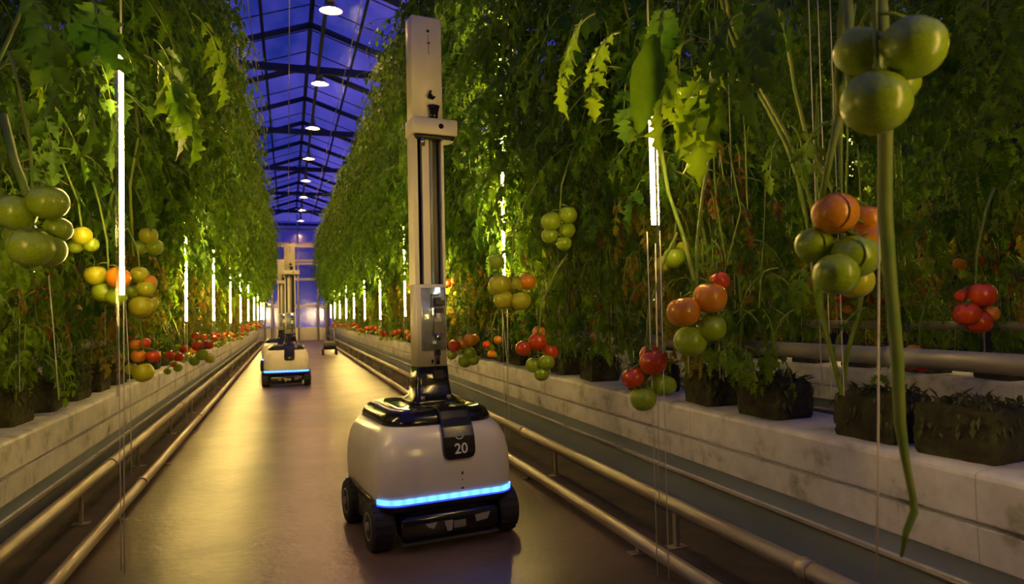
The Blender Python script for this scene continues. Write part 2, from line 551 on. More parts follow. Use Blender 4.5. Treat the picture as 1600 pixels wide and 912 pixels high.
def comp_leaf(m, ms, p, az, L, q, size=.10, pairs=4, rise=.3, droop=1.5):
    """pinnate drooping leaf; leaflets into m, its stalk into ms"""
    out = Vector((math.cos(az), math.sin(az), 0)); pts = [Vector(p)]; d = (out + Vector((0, 0, rise))).normalized()
    n = 2 * pairs + 1; ds = []
    cur = Vector(p)
    for i in range(n):
        d = (d + Vector((0, 0, -droop / n)) + Vector((q.uniform(-.1, .1), q.uniform(-.1, .1), 0))).normalized()
        cur = cur + d * (L / n); pts.append(cur.copy()); ds.append(d.copy())
    ms.tube(pts, [.0035 - .0025 * i / n for i in range(n + 1)], 4, cap=False)
    up = Vector((0, 0, 1))
    for i in range(1, n):
        dd = ds[i]; s = dd.cross(up)
        if s.length < .05: s = Vector((-out.y, out.x, 0))
        s.normalize()
        k = size * (.55 + .6 * math.sin(math.pi * (i + .5) / n)) * q.uniform(.8, 1.2)
        if i % 2 == 1:
            for sg in (1, -1):
                ld = (s * sg + dd * .7 + Vector((0, 0, -.45 + q.uniform(-.3, .2)))).normalized()
                leaflet(m, pts[i + 1], ld, s.cross(dd) if sg > 0 else s.cross(dd), k, q)
    leaflet(m, pts[-1], (ds[-1] + Vector((0, 0, -.2))).normalized(), s.cross(ds[-1]), size * 1.3, q)


LEAN = .37     # vines lean over the aisle with height


def make_plant(seed, nleaf, low, dense_from=1.38, top=3.75, spread=.42):
    q = random.Random(seed)
    z0 = .585
    st, fo, lo, sg = MB(), MB(), MB(), MB()
    strands = []
    for k in range(3):
        ox, oy = q.uniform(-.06, .06), q.uniform(-.16, .16)
        pts = [(0, 0, 0)]
        a = q.uniform(0, 6)
        for i in range(1, 26):
            z = (top - z0) * i / 25
            w = min(1, i / 3)
            pts.append((ox * w - LEAN * (z + z0 > 1.0) * min(1, (z + z0 - 1.0) / 1.2) + .018 * math.sin(a + i * .9), oy * w + .018 * math.cos(a + i * 1.1), z))
        strands.append(pts)
        st.tube(pts, [.007 - .0035 * i / 25 for i in range(26)], 6, cap=False)
        sx, sy = ox + q.uniform(-.05, .03), oy + q.uniform(-.05, .05)
        sg.tube([(sx, sy, .0), (sx, sy, top - z0 + .28)], .0016, 4, cap=False)
    for i in range(nleaf):
        u = i / nleaf
        z = dense_from + (top - dense_from) * (u ** .9) + q.uniform(-.08, .08)
        pts = strands[q.randrange(3)]; idx = min(24, max(1, int((z - z0) / (top - z0) * 25)))
        grow = min(1.0, .55 + .9 * (z - dense_from))
        L = q.uniform(.6, 1.25) * spread * grow
        b = Vector(pts[idx]) + Vector((q.uniform(-.14, .14), q.uniform(-.14, .14), q.uniform(-.06, .06)))
        comp_leaf(fo, st, b, q.uniform(0, 6.283), L, q, size=q.uniform(.042, .080) * (.75 + .25 * grow), pairs=q.choice((3, 4, 5)), rise=q.uniform(.0, .7),
                  droop=q.uniform(1.4, 3.0))
    dd = MB()
    for i in range(low // 6):
        b = Vector((q.uniform(-.14, .14), q.uniform(-.18, .18), q.uniform(.25, .85)))
        comp_leaf(dd, st, b, q.uniform(0, 6.283), q.uniform(.05, .14), q, size=q.uniform(.02, .04), pairs=2, rise=-.2, droop=3.5)
    for i in range(low):
        z = q.uniform(.75, dense_from + .1); pts = strands[q.randrange(3)]; idx = min(24, max(1, int((z - z0) / (top - z0) * 25)))
        b = Vector(pts[idx]) + Vector((q.uniform(-.12, .12), q.uniform(-.16, .16), 0))
        comp_leaf(lo, st, b, q.uniform(0, 6.283), q.uniform(.06, .2), q, size=q.uniform(.02, .05), pairs=3, rise=q.uniform(-.2, .3), droop=q.uniform(2, 3.5))
    # hanging old shoots below the crown
    for i in range(10):
        x, y = q.uniform(-.12, .12), q.uniform(-.2, .2); zt = q.uniform(.7, 1.1); zb = zt - q.uniform(.2, .6)
        st.tube([(x, y, zt), (x + q.uniform(-.03, .03), y + q.uniform(-.03, .03), (zt + zb) / 2), (x + q.uniform(-.04, .04), y, max(.1, zb))], .003, 4, cap=False)
    return st, fo, lo, sg, dd


protos = []
for k, (nl, lw) in enumerate(((235, 170), (255, 180), (230, 140), (260, 170), (240, 190))):
    st, fo, lo, sg, dd = make_plant(100 + k, nl, lw)
    root = thing('tomato_plant', (0, 0, 0), 'tomato plant', 'tomato plant')
    st.build('stem', 'stem_green', root)
    fo.build('foliage', 'leaf_green' if k % 2 else 'leaf_dark', root)
    lo.build('lower_leaf', ('leaf_green', 'leaf_yellow', 'leaf_dark', 'leaf_yellow', 'leaf_green')[k], root)
    dd.build('withered_leaf', 'leaf_rust', root)
    sg.build('support_string', 'string_white', root)
    protos.append(root)
nearproto = []
for k in range(2):                     # thin, freshly pruned plants nearest the camera
    st, fo, lo, sg, dd = make_plant(300 + k, 90, 20, dense_from=1.75)
    root = thing('tomato_plant', (0, 0, 0), 'tomato plant', 'tomato plant')
    st.build('stem', 'stem_green', root); fo.build('foliage', 'leaf_dark', root); lo.build('lower_leaf', 'leaf_green', root)
    sg.build('support_string', 'string_white', root)
    nearproto.append(root)

used = set()


def place_plant(x, y, label, group, near=False):
    src = R.choice(nearproto if near else protos)
    o = src if src.name not in used else copy_tree(src)
    used.add(src.name)
    o.location = (x, y, .585); o.rotation_euler = (0, 0, (0 if x > 0 else math.pi) + R.uniform(-.45, .45)); s = R.uniform(.95, 1.05); o.scale = (s, s, 1)
    tag(o, label, 'tomato plant', group)
    return o


blk_used = {}


def place_block(x, y, label, group):
    k = R.randrange(4)
    if k not in blk_used:
        root = thing('rockwool_block', (0, 0, 0), label, 'root block', group)
        bprotos[k].build('block', 'rockwool', root); moss_mesh(k + 50).build('moss', 'moss', root)
        blk_used[k] = root; o = root
    else:
        o = copy_tree(blk_used[k])
    o.location = (x, y, .4525); o.rotation_euler = (0, 0, R.uniform(-.12, .12))
    tag(o, label, 'root block', group)
    return o


RBAY = [2.0, 4.1, 6.0, 7.9, 10.2, 12.2, 14.4, 16.3, 18.5, 20.5]
LBAY = [3.3, 5.7, 8.4, 10.9, 13.2, 15.8, 18.5, 21]
ORD = ['nearest', 'second', 'third', 'fourth', 'fifth', 'sixth', 'seventh', 'eighth', 'ninth', 'tenth', 'eleventh']


def bay(y, bays, side):
    k = sum(y > b for b in bays)
    if k == 0: return 'nearer than the nearest %s light strip' % side
    if k >= len(bays): return 'beyond the last %s light strips' % side
    return 'between the %s and %s %s light strips' % (ORD[k - 1], ORD[k], side)


ys_r = [1.32, 1.60, 2.08, 2.45, 2.95, 3.55]
y = 4.0
while y < YF - .1: ys_r.append(y); y += .42
for i, y in enumerate(ys_r):
    if i in (0, 1, 2, 3):
        lab = ('dark mossy root block at the right edge, nearest on the right gutter',
               'dark root block behind the thick hanging vine on the right gutter',
               'mossy brown root block between the thick vine and the nearest light strip',
               'brown root block just right of the nearest right light strip')[i]
        place_block(XR + .15, y, lab, 'root blocks on the right gutter')
    else:
        place_block(XR + .15, y, 'mossy root block ' + bay(y, RBAY, 'right'), 'root blocks on the right gutter')
    if y > 1.9:
        place_plant(XR + .02 + R.uniform(-.03, .05), y, 'tall leafy tomato plant ' + bay(y, RBAY, 'right'), 'tomato plants right of the aisle')
place_plant(XR + .02, 1.62, 'thin near tomato plant above the right gutter at the right edge', 'tomato plants right of the aisle', True)

y = 1.9; i = 0
while y < YF - .1:
    if y > 2.3:
        place_plant(XL - .12 + R.uniform(-.05, .03), y, 'tall leafy tomato plant ' + bay(y, LBAY, 'left'), 'tomato plants left of the aisle', y < 2.6)
    place_block(XL - .16, y, 'dark root block ' + bay(y, LBAY, 'left'), 'root blocks on the left gutter')
    y += .42; i += 1
y = 1.2
while y < 16:
    place_plant(XR + 1.92, y, 'tomato plant in the dim second row behind the right row', 'tomato plants in the second row on the right')
    if y < 8: place_block(XR + 1.95, y, 'dark root block in the second row on the right', 'root blocks of the second right row')
    y += .45
y = 1.0
while y < 10:
    place_plant(XR + 3.5, y, 'tomato plant in the dark third row on the right', 'tomato plants in the third row on the right')
    y += .5
y = 3.2
while y < 14:
    place_plant(XL - 1.95, y, 'tomato plant in the dim second row behind the left row', 'tomato plants in the second row on the left')
    y += .5


for o in protos + nearproto:
    if o.name not in used:
        for ch in list(o.children): bpy.data.objects.remove(ch)
        bpy.data.objects.remove(o)


# ------------------------------------------------------------------ hanging growth light strips
def strip(x, y, zb, zt, label, group, src=[None]):
    root = thing('light_strip', (x, y, 0), label, 'light strip', group)
    a = MB(); a.tube([(0, 0, zb), (0, 0, zt)], .0068 if y < 3 else .008, 8); a.build('diode_tube', 'strip_glow' if y < 3 else 'strip_dots', root)
    b = MB(); b.box((.012, -.012, zb - .32), (.016, .012, zt + .1)) if x > 0 else b.box((-.016, -.012, zb - .32), (-.012, .012, zt + .1))
    b.build('clear_profile', 'clear_plastic', root)
    c = MB()
    for dx, dy in ((.006, -.02), (-.01, .016)):
        c.tube([(dx, dy, .06), (dx * 1.4, dy, zb - .02)], .0016, 5)
    c.tube([(0, 0, zt), (0, 0, EZ - .1)], .003, 5)
    c.build('hanging_wire', 'string_white', root)
    return root


SXR, SXL = 1.30, -.74
for i, px in enumerate((1019, 789, 693, 633, 594, 570, 553, 541, 531, 523, 517)):
    X = SXR if i else 1.04
    P = at_x(px, 480 if i else 260, X)
    zb = (1.10, .93, .85, .82)[i] if i < 4 else .78
    lab = ('bright vertical light strip nearest on the right, before the gutter',
           'vertical light strip second nearest on the right, just right of the tall mast')[i] if i < 2 else \
        ORD[i] + ' nearest vertical light strip in the receding right row'
    strip(X, P.y, zb, (1.60, 3.3)[i] if i < 2 else 2.7, lab, 'light strips in the right row')
for i, px in enumerate((190, 291, 334, 360, 376, 388, 397, 403, 408, 412)):
    X = SXL if i else -.50
    P = at_x(px, 480 if i else 280, X)
    zb = (.93, .83, .82)[i] if i < 3 else .78
    lab = ('bright vertical light strip nearest on the left, the longest one lit there',
           'vertical light strip second nearest on the left')[i] if i < 2 else \
        (ORD + ['last'])[i] + ' nearest vertical light strip in the receding left row'
    strip(X, P.y, zb, (1.70, 3.3)[i] if i < 2 else 2.7, lab, 'light strips in the left row')
strip(1.3, .1, .75, 1.6, 'added light strip beside the camera on the right, out of frame', 'added light strips beside the camera')  # unseen short strips, added to light the near tomatoes and gutter
strip(-.74, 1.2, 1.0, 1.3, 'added light strip beside the camera on the left, out of frame', 'added light strips beside the camera')
for y in (2.2, 4.6, 8.0):  # hidden strips, added so the far right foliage is lit
    strip(XR + 3.05, y, .95, 3.3, 'added light strip hidden behind the second row on the right', 'added light strips behind the second right row')
for y in (4.4, 8.5):
    strip(XL - 1.65, y, .95, 3.3, 'light strip within the second row on the left', 'light strips of the second left row')


# ------------------------------------------------------------------ overhead lamps
def lamp(x, y, z, label, group):
    root = thing('overhead_lamp', (x, y, z), label, 'ceiling lamp', group)
    b = MB(); b.loft([rrect(.035, .06, .05, .01, 3), rrect(.035, .06, .13, .01, 3)]); b.build('ballast_box', 'lamp_metal', root)
    d = MB(); n = 20
    loops = [[(r * math.cos(6.2832 * k / n), r * .8 * math.sin(6.2832 * k / n), zz) for k in range(n)] for r, zz in ((.03, .05), (.07, .035), (.115, -.02))]
    d.loft(loops, cap0=True, cap1=False); d.build('reflector', 'lamp_metal', root)
    e = MB()
    loops = [[(r * math.cos(6.2832 * k / 12), r * .8 * math.sin(6.2832 * k / 12), zz) for k in range(12)] for r, zz in ((.02, .008), (.055, .004), (.055, -.006), (.02, -.014))]
    e.loft(loops); e.build('bulb', 'lamp_glow', root)
    r = MB(); r.tube([(0, 0, .13), (0, 0, EZ - .12 - z)], .006, 6); r.build('hanging_rod', 'roof_steel', root)
    return root


LZ = 3.95
for i, (px, py) in enumerate(((517, 14), (500, 129), (489, 199), (482, 250), (477, 286), (472, 311), (470, 330), (467.5, 345))):
    if i < 3:
        d = ray(px, py); P = CAM + d * ((LZ - H) / d.z)
    else: P = Vector((P.x, P.y + 2.3, LZ))
    lamp(P.x, P.y, LZ, 'glowing round lamp under the roof, nearest of the overhead line' if i == 0 else
         'glowing round lamp under the roof, second nearest of the overhead line' if i == 1 else ORD[i] + ' nearest glowing lamp of the receding line under the roof', 'lamps above the aisle')


# ------------------------------------------------------------------ tomato clusters
def tomato_mesh(seed):
    q = random.Random(seed); m = MB(); n, k = 20, 12; lob = q.choice((5, 6)); ph = q.uniform(0, 6); amp = q.uniform(.008, .03)
    loops = []
    for i in range(1, k):
        a = math.pi * i / k; rr = math.sin(a) ** .92; z = math.cos(a) * .91
        if a < .6: z -= .10 * (1 - a / .6)
        lp = []
        for j in range(n):
            w = 2 * math.pi * j / n; r = rr * (1 + amp * math.cos(lob * w + ph) * (1 if a < 1.6 else .5))
            lp.append((r * math.cos(w), r * math.sin(w), z))
        loops.append(lp)
    loops.reverse()
    m.loft(loops)
    m.sm = [True] * len(m.sm)
    return m


def calyx_mesh():
    m = MB()
    for j in range(5):
        w = 2 * math.pi * j / 5; d = Vector((math.cos(w), math.sin(w), 0)); s = Vector((-d.y, d.x, 0))
        m.add([Vector((0, 0, .84)), d * .28 + s * .11 + Vector((0, 0, .86)), d * .66 + Vector((0, 0, .92)), d * .28 - s * .11 + Vector((0, 0, .86))], [(0, 1, 2, 3)])
    m.tube([(0, 0, .80), (.03, 0, 1.0), (.1, .03, 1.18)], [.07, .05, .05], 6)
    return m


COLS = {'g': 'tomato_green', 'l': 'tomato_lime', 'o': 'tomato_orange', 'r': 'tomato_red'}
TM = {}
for c, mn in COLS.items():
    for s in range(3):
        o = tomato_mesh(s * 7 + 1).build('tomato', mn); TM[c, s] = o.data; bpy.data.objects.remove(o)
o = calyx_mesh().build('calyx', 'calyx_green'); CAL = o.data; bpy.data.objects.remove(o)


def put(name, me, parent, loc, sc, rot=(0, 0, 0)):
    o = bpy.data.objects.new(name, me); C.objects.link(o); o.parent = parent
    o.location = loc; o.scale = (sc, sc, sc); o.rotation_euler = rot
    return o


def cluster(P, toms, label, group=None, toward=None, stalk=.30, detail=True):
    """toms: (dx, dy, dz, radius, colour) in metres round P"""
    root = thing('tomato_cluster', P, label, 'tomato cluster', group)
    zt = max(t[2] + t[3] for t in toms)
    dx = toward if toward is not None else (.12 if P[0] > 0 else -.12)
    st = MB(); top = Vector((dx, .0, zt + stalk))
    pts = [top, Vector((dx * .6, .0, zt + stalk * .75)), Vector((dx * .12, 0, zt + stalk * .3)), Vector((0, 0, zt * .6)), Vector((0, 0, min(t[2] for t in toms) * .6))]
    st.tube(pts, [.0045, .0042, .004, .0035, .003], 7)
    for (x, y, z, r, c) in toms:
        a = Vector((0, 0, z + r * 1.1)); b = Vector((x, y, z + r * .9)); st.tube([a, (a + b) / 2 + Vector((0, 0, .006)), b], .0028, 5)
    st.build('stalk', 'stem_green', root)
    for (x, y, z, r, c) in toms:
        t = put('tomato', TM[c, R.randrange(3)], root, (x, y, z), r, (R.uniform(-.35, .35), R.uniform(-.35, .35), R.uniform(0, 6)))
        if detail: put('calyx', CAL, t, (0, 0, 0), 1)
    return root


def pix_cluster(px, py, D, spots, label, group='tomato clusters near the camera', **k):
    """spots in photo pixels round (px, py): (u, v, diameter, colour, push back)"""
    P = at_d(px, py, D); out = []
    for (u, v, dm, c, b) in spots:
        q = at_d(px + u, py + v, D + b) - P
        out.append((q.x, q.y, q.z, dm / F * (D + b) / 2, c))
    return cluster(P, out, label, group, **k)


pix_cluster(1370, 110, 1.0, [(55, -35, 100, 'g', 0), (-27, -30, 78, 'g', .06), (-2, 50, 104, 'g', .01), (30, 18, 70, 'g', .09)],
            'three big green tomatoes hanging at top right', toward=.03, stalk=.3)
pix_cluster(1315, 380, 1.28, [(-10, -47, 70, 'o', 0), (40, -38, 48, 'o', .06), (45, -5, 52, 'o', .05), (-43, 3, 58, 'g', .03), (22, 20, 72, 'g', -.02), (-8, 48, 70, 'g', -.03), (20, 58, 60, 'l', .05)],
            'tomato cluster with orange tops and ribbed green fruit at right', toward=.05, stalk=.36)
pix_cluster(1090, 485, 1.85, [(19, -20, 53, 'o', -.02), (-22, 2, 52, 'o', -.02), (34, -46, 32, 'r', .06), (22, 26, 46, 'g', .0), (-12, 48, 52, 'g', .02), (-2, 12, 36, 'g', .07)],
            'cluster of two orange tomatoes over green ones beside the heating pipe', toward=.05, stalk=.30)
pix_cluster(1010, 590, 2.05, [(11, -25, 45, 'r', -.02), (-21, 0, 36, 'r', 0), (-5, 32, 42, 'g', -.02), (18, 10, 36, 'g', .02), (6, -36, 34, 'r', .06), (30, 12, 34, 'g', .05)],
            'cluster of glossy red tomatoes over green ones hanging before the right gutter edge', toward=.12, stalk=.34)
pix_cluster(1525, 480, 2.15, [(10, -20, 42, 'r', 0), (-14, 10, 40, 'r', 0), (4, 22, 40, 'r', .02), (22, 10, 28, 'o', .02), (-20, -18, 24, 'r', .05)],
            'deep red tomato cluster near the right edge above the heating pipe', toward=.1, stalk=.3)
pix_cluster(842, 552, 2.85, [(-24, -8, 26, 'r', 0), (-2, -18, 30, 'r', 0), (18, -2, 26, 'r', .03), (12, 14, 26, 'g', -.01), (-8, 18, 26, 'g', .02), (4, 32, 24, 'g', 0), (0, -34, 20, 'o', .05)],
            'red and green tomato cluster hanging right of the second nearest right light strip', toward=.14, stalk=.3)
pix_cluster(730, 548, 3.6, [(-20, -8, 20, 'r', 0), (6, -18, 22, 'o', 0), (-6, -12, 20, 'o', .03), (4, 4, 20, 'g', 0), (-4, 16, 22, 'g', 0), (-24, 6, 16, 'g', .02), (10, 14, 18, 'g', 0)],
            'small red and green tomato cluster just right of the mast', toward=.14, stalk=.3)
pix_cluster(800, 450, 2.9, [(-20, -6, 34, 'l', 0), (2, -4, 32, 'l', .04), (24, -10, 28, 'o', .04), (-12, 18, 34, 'l', .02), (14, 20, 32, 'l', 0), (-24, -42, 26, 'g', .04)],
            'yellow-green tomatoes lit from behind by the light strip right of the mast', toward=.12, stalk=.3)
pix_cluster(875, 352, 2.9, [(12, -16, 30, 'g', 0), (-14, -6, 32, 'g', 0), (10, 8, 28, 'g', .03), (-16, 16, 26, 'g', .02), (6, 28, 24, 'g', 0)],
            'green tomato cluster high between the two nearest right light strips', toward=.1, stalk=.3)
pix_cluster(1054, 402, 2.5, [(0, 0, 36, 'g', 0), (-18, 10, 28, 'l', .04), (14, -14, 24, 'l', .04)],
            'small green fruit pair right beside the nearest right light strip', toward=.1, stalk=.25)
pix_cluster(1436, 560, 3.6, [(-8, -12, 22, 'o', 0), (-2, 2, 16, 'o', 0), (12, 0, 16, 'l', 0), (-14, 10, 18, 'r', 0), (4, 14, 18, 'r', .02)],
            'small orange cluster seen through the right row behind the heating pipe', toward=.1, stalk=.3)
pix_cluster(52, 352, 1.65, [(-28, -20, 60, 'g', 0), (24, -36, 58, 'g', 0), (38, 6, 42, 'g', .05), (-4, 34, 66, 'g', -.03), (22, 38, 56, 'g', .02), (-18, 16, 50, 'g', .06)],
            'large dull green tomato cluster at the left edge', toward=-.05, stalk=.32)
pix_cluster(128, 368, 2.4, [(0, 0, 30, 'l', 0), (14, 14, 24, 'g', .03), (-10, 16, 24, 'g', .03)],
            'dim green tomatoes between the left edge cluster and the nearest left strip', toward=-.1, stalk=.3)
pix_cluster(170, 440, 2.5, [(-20, -10, 34, 'l', 0), (15, -6, 36, 'o', -.02), (-8, 16, 34, 'g', .02), (12, 24, 30, 'g', .01)],
            'olive green tomato cluster across the lower end of nearest left strip', toward=-.05, stalk=.3)
pix_cluster(220, 455, 2.9, [(-2, -26, 28, 'l', 0), (12, -14, 26, 'o', .02), (8, -4, 28, 'l', -.01), (0, 24, 36, 'l', -.02), (-14, 0, 24, 'g', .04), (14, 20, 26, 'l', .02)],
            'glowing yellow-green tomatoes just right of the nearest left strip', toward=-.1, stalk=.25)
pix_cluster(232, 374, 3.2, [(0, -6, 28, 'l', 0), (-14, 12, 26, 'g', .02), (10, 12, 26, 'g', .02)],
            'backlit green tomatoes above the glowing cluster right of the left strip', toward=-.1, stalk=.25)
pix_cluster(224, 562, 2.95, [(-8, -6, 22, 'o', -.02), (16, -6, 22, 'r', 0), (0, 20, 32, 'l', -.01), (-12, -24, 18, 'o', .02), (2, -26, 18, 'r', .03), (-18, 14, 20, 'l', .03)],
            'yellow, red and green tomato cluster hanging before the left gutter', toward=-.1, stalk=.3)
pix_cluster(316, 546, 4.6, [(-8, -6, 17, 'r', 0), (10, -8, 16, 'r', 0), (0, 8, 19, 'g', 0), (-12, 18, 16, 'g', 0), (12, 14, 16, 'l', .02)],
            'small red and green cluster on the left behind the second left strip', toward=-.1, stalk=.3)

protoC = []
for k, cs in enumerate(('rrogg', 'orlgg', 'rogog', 'rorgg', 'llgog', 'rglgg')):
    toms = []
    pos = [(-.04, .01, .03), (.035, -.02, .045), (.0, .04, .0), (-.03, -.03, -.04), (.03, .02, -.05)]
    for (x, y, z), c in zip(pos, cs):
        toms.append((x + R.uniform(-.01, .01), y + R.uniform(-.01, .01), z + R.uniform(-.01, .01), R.uniform(.024, .034), c))
    protoC.append(cluster((0, 0, 0), toms, 'cluster', None, .08, .22, False))
cused = set()


def drop(x, y, z, label, group, pool=range(6)):
    k = R.choice(list(pool)); src = protoC[k]
    o = src if k not in cused else copy_tree(src)
    cused.add(k)
    o.location = (x, y, z); o.rotation_euler = (0, 0, (0 if x > .3 else math.pi) + R.uniform(-.6, .6)); tag(o, label, 'tomato cluster', group)


y = 4.5
while y < 23:
    drop(1.36 + R.uniform(-.05, .05), y, R.uniform(.52, .62), 'ripening tomato cluster over the gutter ' + bay(y, RBAY, 'right'), 'tomatoes over the right gutter', (0, 1, 2, 3, 5))
    y += .62
y = 5.2
while y < 23:
    drop(-.80 + R.uniform(-.05, .05), y, R.uniform(.54, .66), 'ripening tomato cluster over the gutter ' + bay(y, LBAY, 'left'), 'tomatoes over the left gutter', (0, 1, 2, 3, 5))
    y += .62
for i in range(22):
    drop(1.5 + R.uniform(-.12, .25), R.uniform(3.6, 12), R.uniform(.82, 1.25), 'small tomato cluster among the stems of the right row', 'tomatoes among the stems of the right row')
for i in range(20):
    drop(-1.05 - R.uniform(-.12, .25), R.uniform(3.4, 12), R.uniform(.84, 1.25), 'small tomato cluster among the stems of the left row', 'tomatoes among the stems of the left row')
for i in range(30):
    drop(3.35 + R.uniform(-.15, .2), R.uniform(1.6, 9), R.uniform(.75, 1.2), 'distant tomato cluster in the second row on the right', 'tomatoes in the second right row', (0, 1, 3, 2))

# ------------------------------------------------------------------ near vines, strings and large leaves
vine = thing('hanging_vine', at_d(1385, 200, 1.14), 'thick green tomato vine hanging down over the right gutter in the foreground', 'vine')
base = Vector(vine.location)
m = MB()
pts = [(1372, -60), (1380, 60), (1384, 200), (1383, 330), (1392, 450), (1402, 560), (1406, 660), (1415, 720), (1426, 775), (1428, 800), (1416, 830), (1408, 870)]
rad = [.009, .010, .0105, .0105, .0095, .0095, .0085, .006, .0052, .006, .005, .002]
m.tube([at_d(a, b, 1.14) - base for a, b in pts], [r * 1.1 for r in rad], 10); m.build('stem', 'stem_green', vine)
m = MB()
m.tube([at_d(1386, 190, 1.14) - base, at_d(1345, 170, 1.12) - base, at_d(1330, 120, 1.12) - base, at_d(1322, -40, 1.12) - base], [.005, .006, .008, .008], 8)
m.tube([at_d(1312, 180, 1.25) - base, at_d(1298, 240, 1.26) - base, at_d(1282, 320, 1.28) - base], [.007, .006, .005], 8)
m.tube([at_d(1322, -40, 1.12) - base, at_d(1310, 120, 1.2) - base, at_d(1312, 180, 1.25) - base], [.008, .007, .007], 8)
m.build('side_stem', 'stem_green', vine)
for lab, pa in (('pale string running down beside the thick foreground vine', [(1374, -40, 1.2), (1373, 400, 1.2), (1372, 690, 1.2), (1370, 905, 1.2)]),
                ('thin white string hanging in front of the nearest right light strip', [(1024, 380, 2.2), (1027, 560, 2.2), (1030, 785, 2.2)]),
                ('thin white string hanging left of the nearest left light strip', [(76, 430, 2.6), (84, 520, 2.6), (92, 625, 2.6)]),
                ('thin white string crossing the left gutter below the nearest left strip', [(196, 470, 2.9), (203, 600, 2.9), (206, 745, 2.9)]),
                ('thin vine string crossing the right gutter right of the mast', [(783, 470, 3.6), (792, 560, 3.6), (793, 640, 3.6)])):
    b0 = at_d(*pa[0]); m = MB(); m.tube([at_d(*p) - b0 for p in pa], .0020, 6)
    o = m.build('string', 'string_white'); o.location = b0; tag(o, lab, 'string')

near_r = [o for o in bpy.data.objects if o.name.startswith('tomato_plant') and 'right of the aisle' in o.get('group', '') and o.location.y < 3.2]
near_l = [o for o in bpy.data.objects if o.name.startswith('tomato_plant') and 'left of the aisle' in o.get('group', '') and o.location.y < 3.6]
bpy.context.view_layer.update()


def hero_leaf(px, py, D, L, size, az, host, m='leaf_green', pairs=3, seed=0, droop=3.2, rise=-.1):
    P = at_d(px, py, D); q = random.Random(seed); a, b = MB(), MB()
    comp_leaf(a, b, Vector((0, 0, 0)), az, L, q, size, pairs, rise, droop)
    h = min(host, key=lambda o: (o.location - P).length)
    o = a.build('leaf', m, h); s = b.build('leaf_stalk', 'stem_green', o)
    o.matrix_parent_inverse = Matrix.Identity(4)
    o.matrix_local = h.matrix_world.inverted() @ Matrix.Translation(P)


def single_leaf(px, py, D, tip, size, host, m='leaf_dark', wide=1.0, seed=0):
    P = at_d(px, py, D); Q = at_d(tip[0], tip[1], D); d = (Q - P)
    q = random.Random(seed); a = MB(); fine = []
    for i in range(15):
        t = i / 14; w = .30 * math.sin(math.pi * min(1, t * .95 + .03)) ** .8 * (1.0 if i % 2 else .86) * (1 - .25 * t)
        fine.append((t, w if 0 < i < 14 else 0))
    leaflet(a, Vector((0, 0, 0)), d.normalized(), (CAM - P).normalized(), d.length, q, wide, fine)
    h = min(host, key=lambda o: (o.location - P).length)
    o = a.build('leaf', m, h)
    o.matrix_parent_inverse = Matrix.Identity(4)
    o.matrix_local = h.matrix_world.inverted() @ Matrix.Translation(P)


for (px, py, D, L, size, az, host, mt, pr, sd) in (
        (1085, 60, 1.75, .24, .085, 3.0, near_r, 'leaf_green', 5, 1), (1115, 100, 1.78, .25, .095, 3.6, near_r, 'leaf_green', 5, 2),
        (1140, 70, 1.8, .26, .09, 2.4, near_r, 'leaf_green', 5, 21), (1160, 20, 1.7, .24, .08, 2.9, near_r, 'leaf_dark', 5, 22),
        (968, 50, 1.85, .22, .06, 3.3, near_r, 'leaf_green', 5, 3), (930, 20, 1.9, .24, .07, 2.8, near_r, 'leaf_green', 5, 23),
        (1235, -20, 1.45, .26, .085, 3.0, near_r, 'leaf_dark', 5, 4), (1205, 10, 1.5, .2, .08, 3.4, near_r, 'leaf_dark', 5, 24),
        (1040, 10, 1.8, .18, .07, 4.0, near_r, 'leaf_dark', 4, 25), (1045, 130, 1.9, .10, .05, 5.2, near_r, 'leaf_green', 3, 26),
        (225, 85, 2.05, .24, .09, .2, near_l, 'leaf_green', 5, 9), (255, 110, 2.1, .24, .09, 5.6, near_l, 'leaf_green', 5, 10),
        (240, 60, 2.1, .24, .09, .8, near_l, 'leaf_green', 5, 31), (60, 40, 1.7, .26, .09, .2, near_l, 'leaf_dark', 5, 11),
        (140, 0, 1.8, .26, .09, 5.2, near_l, 'leaf_dark', 5, 12), (20, -20, 1.6, .26, .09, 5.9, near_l, 'leaf_dark', 5, 13),
        (300, 20, 2.3, .26, .08, .5, near_l, 'leaf_green', 5, 14)):
    hero_leaf(px, py, D, L, size, az, host, mt, pr, sd)
single_leaf(1022, 52, 1.65, (1000, 195), .1, near_r, 'leaf_dark', .72, 6)

# curled stems beside the nearest strips
for nm, host, pa, r in (('vine_stem', near_r, [(1032, 230, 2.3), (1044, 300, 2.3), (1068, 370, 2.25), (1085, 440, 2.1)], .007),
                        ('vine_stem', near_l, [(145, 195, 2.7), (172, 225, 2.7), (176, 300, 2.7), (165, 360, 2.7)], .006),
                        ('vine_stem', near_l, [(212, 160, 2.9), (216, 215, 2.9), (203, 290, 2.9), (208, 400, 2.9)], .006),
                        ('vine_stem', near_l, [(5, 180, 1.8), (22, 250, 1.75), (44, 310, 1.7)], .010)):
    b0 = at_d(*pa[0]); h = min(host, key=lambda o: (o.location - b0).length)
    m = MB(); m.tube([at_d(*p) - b0 for p in pa], r, 8); o = m.build(nm, 'stem_green', h)
    o.matrix_parent_inverse = Matrix.Identity(4); o.matrix_local = h.matrix_world.inverted() @ Matrix.Translation(b0)


